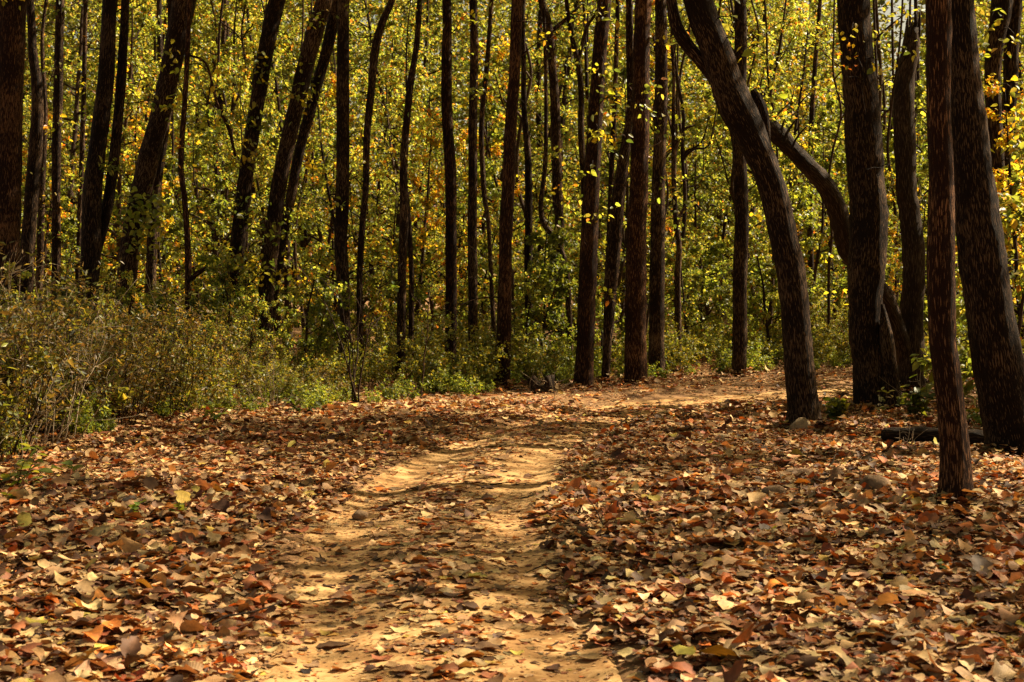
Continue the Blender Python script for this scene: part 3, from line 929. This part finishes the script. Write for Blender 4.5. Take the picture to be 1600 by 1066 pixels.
# ------------------------------------------------------------------ far wood: reads as one mass
b = B()
cen, rad, sz = [], [], []
for (n, ya, yb, hh, lf) in ((6500, 60, 76, 17, .17), (6000, 76, 92, 24, .34)):
    cy_ = rng.uniform(ya, yb, n)
    cx = rng.uniform(-1, 1, n) * (cy_ * .36 + 3)
    top = hh + 3 * smooth_noise(cx, cy_, .22, 51) - (hh - 8.5) * np.exp(-((cx / cy_ - (1398 - 800) / FPX) / .024) ** 2)
    cen.append(np.stack([cx, cy_, rng.uniform(0, 1, n) ** .9 * top + .3], -1))
    rad.append(rng.uniform(.35, .8, n) * (1 if lf < .2 else 1.5))
    sz.append(np.full(n * 34, lf))
cen, rad, sz = np.concatenate(cen), np.concatenate(rad), np.concatenate(sz)
FARP = [(46, (.15, .18, .04)), (26, (.24, .235, .05)), (18, (.08, .105, .024)), (7, (.26, .19, .06)), (3, (.24, .11, .03))]
blob_leaves(b, cen, 34, rad, sz, FARP, rng)
tag(b.obj('far_wood', M_LEAF), 'mass of sunlit yellow-green foliage closing off the back of the forest', 'foliage', kind='stuff')
# thin far trunks against it, each its own tree
for q in range(22):
    y_ = rng.uniform(46, 62)
    px_ = rng.uniform(-20, 1620)
    w_ = rng.uniform(5, 11)
    ln = rng.normal(0, 14)
    t('tree', 'thin far trunk showing dark between the sunlit leaves at the back of the wood', 'tree', [(px_ + ln, 0, w_ * .7), (px_ + ln * .6 + rng.normal(0, 4), 150, w_ * .85), (px_ + rng.normal(0, 3), 300, w_), (px_, 500, w_ * 1.1)], y_, sides=8, group='thin far trunks', density=.12, rough=.06, H=17)

# ------------------------------------------------------------------ bushes and roadside plants
def make_bush(name, label, cat, group, seed, H, spread, ns, leaf, per, pal, shape, stem_mat, bare=.15):
    rng = np.random.default_rng(seed)
    root = empty(name)
    tag(root, label, cat, group)
    sb, fb = B(), B()
    P, T = [], []
    for i in range(ns):
        az = rng.uniform(0, 6.28)
        p0 = np.array([math.cos(az), math.sin(az), 0]) * rng.uniform(0, spread * .45) + (0, 0, -.08)
        d = np.array([math.cos(az) * rng.uniform(0, .6), math.sin(az) * rng.uniform(0, .6), 1.])
        L_ = H * rng.uniform(.55, 1.1)
        st = wavy(p0, d, L_, 7, rng, .12, .0)
        sb.tube(st, np.linspace(.004 + .002 * H, .0012, 8), 4, False)
        subs = [st]
        for j in range(rng.integers(3, 7)):
            k_ = rng.integers(2, 7)
            d2 = (st[k_] - st[k_ - 1]) / (L_ / 7) + rng.normal(0, .8, 3)
            tw = wavy(st[k_], d2, L_ * rng.uniform(.15, .4), 4, rng, .25, .0)
            sb.tube(tw, np.linspace(.0022, .001, 5), 3, False)
            subs.append(tw)
        for s_ in subs:
            if rng.random() < bare:
                continue
            m = int(per * rng.uniform(.5, 1.5))
            q = rng.uniform(.2, 1, m) * (len(s_) - 1)
            k_ = np.minimum(q.astype(int), len(s_) - 2)
            P.append(s_[k_] + (s_[k_ + 1] - s_[k_]) * (q - k_)[:, None] + rng.normal(0, .02, (m, 3)))
            tt = rand_unit(m, rng)
            tt[:, 2] = tt[:, 2] * .7 + .1
            T.append(tt)
    P, T = np.concatenate(P), np.concatenate(T)
    Nn = rand_unit(len(P), rng) * .7
    Nn[:, 2] += .7
    fb.leaves(P, T, Nn, np.clip(rng.normal(leaf, leaf * .35, len(P)), leaf * .35, leaf * 2), pick_cols(len(P), pal, rng), shape)
    sb.obj('stem', stem_mat, root)
    fb.obj('foliage', M_BUSH, root)
    return root


DRY = [(38, (.16, .105, .034)), (24, (.09, .085, .018)), (12, (.24, .17, .07)), (6, (.22, .22, .03)), (18, (.04, .045, .010))]
OLV = [(45, (.14, .155, .03)), (25, (.22, .20, .035)), (20, (.08, .10, .02)), (10, (.30, .22, .05))]
FRESH = [(50, (.16, .21, .040)), (32, (.25, .27, .05)), (18, (.08, .12, .024))]
BK = [
    ('dry_bush', 'tangled waist-high bush of small olive-brown dry leaves at the wood edge', 'bush', 'dry bushes along the wood edge', 1.75, 1.3, 24, .062, 20, DRY, L4n, M_TWIG),
    ('olive_bush', 'loose olive-green bush of small leaves under the trees', 'bush', 'olive bushes under the trees', 1.4, 1.2, 20, .058, 28, OLV, L4, M_TWIG),
    ('twiggy_shrub', 'nearly bare twiggy shrub with thin pale stems standing in the dry bushes', 'bush', 'twiggy shrubs in the dry bushes', 2.0, .8, 13, .055, 5, DRY, L4n, M_PALE, .6),
    ('green_plant', 'knee-high fresh green plant growing along the road edge', 'plant', 'green plants along the road edge', 0.75, .7, 15, .055, 16, FRESH, L4, M_TWIG),
]
BP = {}
for k_, (nm, lab, cat, gr, H_, sp_, ns, lf, per_, pal, sh_, sm, *br_) in enumerate(sorted(BK, key=lambda q: ('dry_bush', 'olive_bush', 'green_plant', 'twiggy_shrub').index(q[0]))):
    for v_ in range(3):
        BP[k_, v_] = [make_bush(nm, lab, cat, gr, 600 + 10 * k_ + v_, H_ * (.85 + .15 * v_), sp_, ns, lf, per_, pal, sh_, sm, *br_), True]
# front line of the bushes: photo column, foot row
FX = np.array([-150, 0, 100, 250, 400, 560, 700, 790, 900, 1000, 1230, 1340, 1480, 1700])
FYR = np.array([770, 738, 690, 664, 654, 634, 619, 603, 598, 590, 581, 578, 574, 570])


def bush(k_, px, Yd, sc):
    p = at(px, 600, Yd)
    d = path_d(p[:1], p[1:2])[0][0]
    if d < 1.25:
        return
    put(BP, (k_, int(rng.integers(0, 3))), (p[0], p[1], float(terr(p[:1], p[1:2])[0])), rng.uniform(0, 6.28), sc)


for i in range(235):
    px = rng.uniform(-120, 1660)
    y0 = gY(np.interp(px, FX, FYR))
    depth = rng.random() ** 1.3 * 9
    Yd = y0 + .35 + depth
    if px < 520:
        k_ = rng.choice([0, 1, 2, 3], p=[.52, .18, .06, .24])
        sc = rng.uniform(.5, 1.25) * np.interp(px, [0, 150, 300, 520], [1.0, .88, .68, .56])
    elif px < 780:
        k_ = rng.choice([0, 1, 2, 3], p=[.10, .38, .38, .14])
        sc = rng.uniform(.45, .8)
    else:
        k_ = rng.choice([0, 1, 2], p=[.04, .36, .60])
        sc = rng.uniform(.7, 1.0) if k_ == 2 else rng.uniform(.55, .85)
    bush(k_, px, Yd, sc)
for i in range(46):                                             # low fringe of plants right on the edge
    px = rng.uniform(-60, 1350)
    bush(2, px, gY(np.interp(px, FX, FYR)) + rng.uniform(-.7, 1.0), rng.uniform(.28, .7))

for i in range(110):                                             # saplings between the trunks
    px = rng.uniform(-40, 1640)
    Yd = gY(np.interp(px, FX, FYR)) + rng.uniform(2.2, 11)
    p = at(px, 600, Yd)
    if path_d(p[:1], p[1:2])[0][0] < 2.2 or (540 < px < 790 and Yd < 31.2):
        continue
    put(PROTO, (int(rng.choice([4, 4, 5])), int(rng.integers(0, 2))), (p[0], p[1], float(terr(p[:1], p[1:2])[0])), rng.uniform(0, 6.28), rng.uniform(.55, 1.15) if 520 < px < 1250 else rng.uniform(.4, .85) if 330 < px < 1250 else rng.uniform(.36, .64) if px < 1250 else rng.uniform(.3, .5))

# ------------------------------------------------------------------ single things
def stone(name, label, cat, px, py, wpx, hk, mat, seed, dk=.8):
    rng = np.random.default_rng(seed)
    Yd = gY(py)
    p = at(px, py, Yd)
    r = wpx * Yd / FPX / 2
    nu, nv = 16, 10
    th, ph = np.meshgrid(np.linspace(0, 2 * math.pi, nu, endpoint=False), np.linspace(-1.35, 1.5, nv))
    d = np.stack([np.cos(ph) * np.cos(th), np.cos(ph) * np.sin(th), np.sin(ph)], -1)
    k = np.ones(th.shape)
    for i in range(9):                                          # chip flat faces off a boulder
        a = rand_unit(1, rng)[0]
        a[2] = abs(a[2])
        c = d @ a
        k = np.minimum(k, np.where(c > .05, rng.uniform(.62, .9) / np.maximum(c, .05), 9))
    v = d * (np.minimum(k, 1.05) * (1 + .03 * rng.normal(size=k.shape)))[..., None] * np.array([r, r * dk, r * hk])
    z = float(terr(p[:1], p[1:2])[0])
    v = v.reshape(-1, 3) + np.array([p[0], p[1], z + r * hk * .55 + .02])
    i, j = np.meshgrid(np.arange(nv - 1), np.arange(nu), indexing='ij')
    q = np.stack([i * nu + j, i * nu + (j + 1) % nu, (i + 1) * nu + (j + 1) % nu, (i + 1) * nu + j], -1).reshape(-1, 4)
    b = B()
    b.add(v, [q, np.arange(nu)[None] + (nv - 1) * nu])
    return tag(b.obj(name, mat, smooth=False), label, cat)


stone('stone', 'blocky brown stone lying in the leaves left of the nearest trunk', 'stone', 1366, 772, 52, .75, M_STONE, 1)
stone('stone', 'small grey stone tucked against the blocky brown one', 'stone', 1332, 778, 24, .7, M_PALE_STONE, 2)
stone('stone', 'rounded reddish stone among the leaves, farthest from the nearest trunk', 'stone', 1211, 783, 42, .7, M_STONE, 3)
stone('stone', 'low mossy grey stone just beyond the rounded reddish one', 'stone', 1245, 752, 54, .45, M_STONE, 4)
stone('lit_buttress_wedge', 'pale tilted wedge standing in for the sunlit buttress at the foot of the great bowed tree', 'stone', 1252, 674, 44, .8, M_PALE_STONE, 5, .4)  # added pale wedge: sunlight on the tree's own buttress, put into its colour
stone('earth_clod', 'dark clod of earth beside the left wheel rut', 'clod', 562, 790, 26, .75, M_STONE, 6)
stone('stone', 'pale stone half buried in leaves beyond the bend of the track', 'stone', 1130, 690, 30, .5, M_PALE_STONE, 8)

# fallen log behind the nearest trunk
root = empty('fallen_log', (*at(1460, 690, 17.2)[:2], 0))
tag(root, 'weathered fallen log lying on the leaves between the nearest and the massive trunk', 'log')
a_, c_ = at(1378, 690, 17.6), at(1560, 690, 17.0)
ga, gc = float(terr(a_[:1], a_[1:2])[0]), float(terr(c_[:1], c_[1:2])[0])
a_[2], c_[2] = ga + .09, gc + .10
lp = spline([a_, (a_ + c_) / 2 + (0, .03, .015), c_], 26)
b = B()
b.tube(lp, .105 * (1 + .05 * np.sin(np.arange(26))) * np.interp(np.arange(26), [0, 2, 25], [.55, .9, 1.05]), 18, True, .12, 12)
b.obj('trunk', M_DEAD, root)
b = B()
m_ = lp[15]
b.tube(spline([m_, m_ + (.08, -.16, .1), m_ + (.12, -.3, .22)], 6), np.linspace(.03, .012, 6), 8, True, .1, 3)
b.obj('branch', M_DEAD, root)

# rotten stump with pale roots at the road edge
root = empty('rotten_stump', (*at(850, 610, gY(611))[:2], 0))
tag(root, 'low dark rotten stump with pale twigs at the road edge near the sprigged trunk', 'stump')
p = at(850, 611, gY(611))
g0 = float(terr(p[:1], p[1:2])[0])
b = B()
for i in range(7):
    q = np.array([p[0] + rng.normal(0, .12), p[1] + rng.normal(0, .08), g0 - .05])
    e = q + np.array([rng.normal(0, .12), rng.normal(0, .08), rng.uniform(.15, .36)])
    b.tube(spline([q, (q + e) / 2, e], 6), np.linspace(.10, .05, 6), 9, True, .22, i + 40)
b.obj('stump', M_DEAD, root)
b = B()
for i in range(16):
    q = np.array([p[0] + rng.normal(0, .12), p[1] - .12, g0 + rng.uniform(.02, .2)])
    b.tube(wavy(q, np.array([rng.normal(0, 1), -.3, rng.uniform(0, 1.2)]), rng.uniform(.2, .5), 5, rng, .3, 0), np.linspace(.006, .002, 6), 4)
b.obj('twig', M_PALE, root)


def dead_shrub(label, px, Yd, H, seed, ns, lean, mat=M_PALE, spread=.25, pr=.008):
    rng = np.random.default_rng(seed)
    p = at(px, 600, Yd)
    g0 = float(terr(p[:1], p[1:2])[0])
    root = empty('dead_shrub', (p[0], p[1], g0))
    tag(root, label, 'dead shrub')
    for i in range(ns):
        b = B()
        d = np.array([lean + rng.normal(0, spread), rng.normal(0, spread), 1.])
        st = wavy(np.array([p[0] + rng.normal(0, .04), p[1] + rng.normal(0, .04), g0 - .05]), d, H * rng.uniform(.6, 1.1), 9, rng, .09, -.01)
        b.tube(spline(st, 18), np.linspace(pr, .002, 18), 5)
        for j in range(rng.integers(2, 6)):
            k_ = rng.integers(3, 9)
            b.tube(wavy(st[k_], st[k_] - st[k_ - 1] + rng.normal(0, .12, 3), H * rng.uniform(.12, .3), 5, rng, .2, 0), np.linspace(pr * .5, .0015, 6), 4)
        b.obj('stem', mat, root)
    return root


dead_shrub('leafless sapling fanning pale twigs in front of the straight upright trunk', 555, gY(637), 2.3, 71, 5, -.06, M_TWIG, .10, .016)
dead_shrub('long bare whitish shoot arching up over the dry bushes below the slim pole', 326, 22.5, 2.1, 72, 2, -.38, M_PALE, .1, .007)
dead_shrub('spray of bare pale shoots in the dry bushes by the left edge trunk', 20, 18, 2.2, 73, 8, .2, M_PALE, .3, .005)
dead_shrub('thin pale shoots leaning in the dry bushes ahead of the double trunk', 130, 18.6, 1.4, 74, 5, -.2, M_PALE, .35, .005)
dead_shrub('bare brown sapling standing between crooked trunk and kinked trunk', 657, gY(622), 1.9, 75, 1, .02, M_TWIG, .05, .016)
dead_shrub('fine dry shoots bent over the low log by the nearest trunk', 1412, 16.9, .4, 76, 6, .2, M_PALE, .5, .003)
dead_shrub('pale shoots leaning in the shaded plants beside the splintered snag', 1440, 21, .9, 77, 4, -.3, M_PALE, .3, .004)


def seedling(label, px, py, H, seed, n, leaf, pal=FRESH):
    rng = np.random.default_rng(seed)
    Yd = gY(py)
    p = at(px, py, Yd)
    g0 = float(terr(p[:1], p[1:2])[0])
    root = empty('seedling', (p[0], p[1], g0))
    tag(root, label, 'plant')
    sb, fb = B(), B()
    P, T = [], []
    for i in range(max(1, n // 9)):
        st = wavy(np.array([p[0], p[1], g0]) + rng.normal(0, .03, 3) * (1, 1, 0), np.array([rng.normal(0, .4), rng.normal(0, .4), 1]), H * rng.uniform(.6, 1.1), 6, rng, .12, 0)
        sb.tube(st, np.linspace(.005, .002, 7), 4)
        for j in range(9):
            P.append(st[rng.integers(2, 7)] + rng.normal(0, .015, 3))
            v = rand_unit(1, rng)[0]
            v[2] = v[2] * .4 + .15
            T.append(v)
    P, T = np.array(P), np.array(T)
    Nn = rand_unit(len(P), rng) * .5
    Nn[:, 2] += .9
    sb.obj('stem', M_TWIG, root)
    fb.leaves(P, T, Nn, rng.uniform(.7, 1.3, len(P)) * leaf, pick_cols(len(P), pal, rng), L6)
    fb.obj('foliage', M_BUSH, root)


seedling('bright green leafy seedling at the left edge before the dry bushes', 20, 775, .5, 81, 54, .11)
seedling('tiny green tuft alone in the leaves near the left edge', 22, 797, .12, 82, 18, .07)
seedling('small green sprout in the leaves left of the track, nearer of two', 290, 818, .14, 83, 12, .08)
seedling('small green sprout in the leaves left of the track, farther of two', 214, 816, .16, 84, 12, .08)
seedling('low grassy green tuft beside the foot of the great bowed tree', 1315, 655, .3, 85, 72, .12, GREEN)
seedling('silvery sprig with pale leaves in front of the orange buttress', 1372, 645, .42, 86, 27, .08, [(1, (.45, .47, .36)), (1, (.2, .24, .06))])
seedling('shaded ferny plant between the orange buttress and the nearest trunk', 1430, 655, .55, 87, 90, .14, GREEN)
seedling('shaded green plant behind the nearest trunk towards the massive one', 1530, 665, .4, 88, 63, .10, GREEN)
seedling('small green sprout in the near leaves below the nearest trunk', 1480, 905, .09, 89, 10, .06, GREEN)
seedling('green sprout pushing through leaves right of the track', 1186, 840, .10, 90, 10, .06, GREEN)
seedling('low green tuft in front of the dry bushes, first left of the track', 335, 672, .3, 91, 45, .09)
seedling('spreading dark green tuft on the leaves before the olive bushes', 480, 655, .35, 92, 45, .09, GREEN)
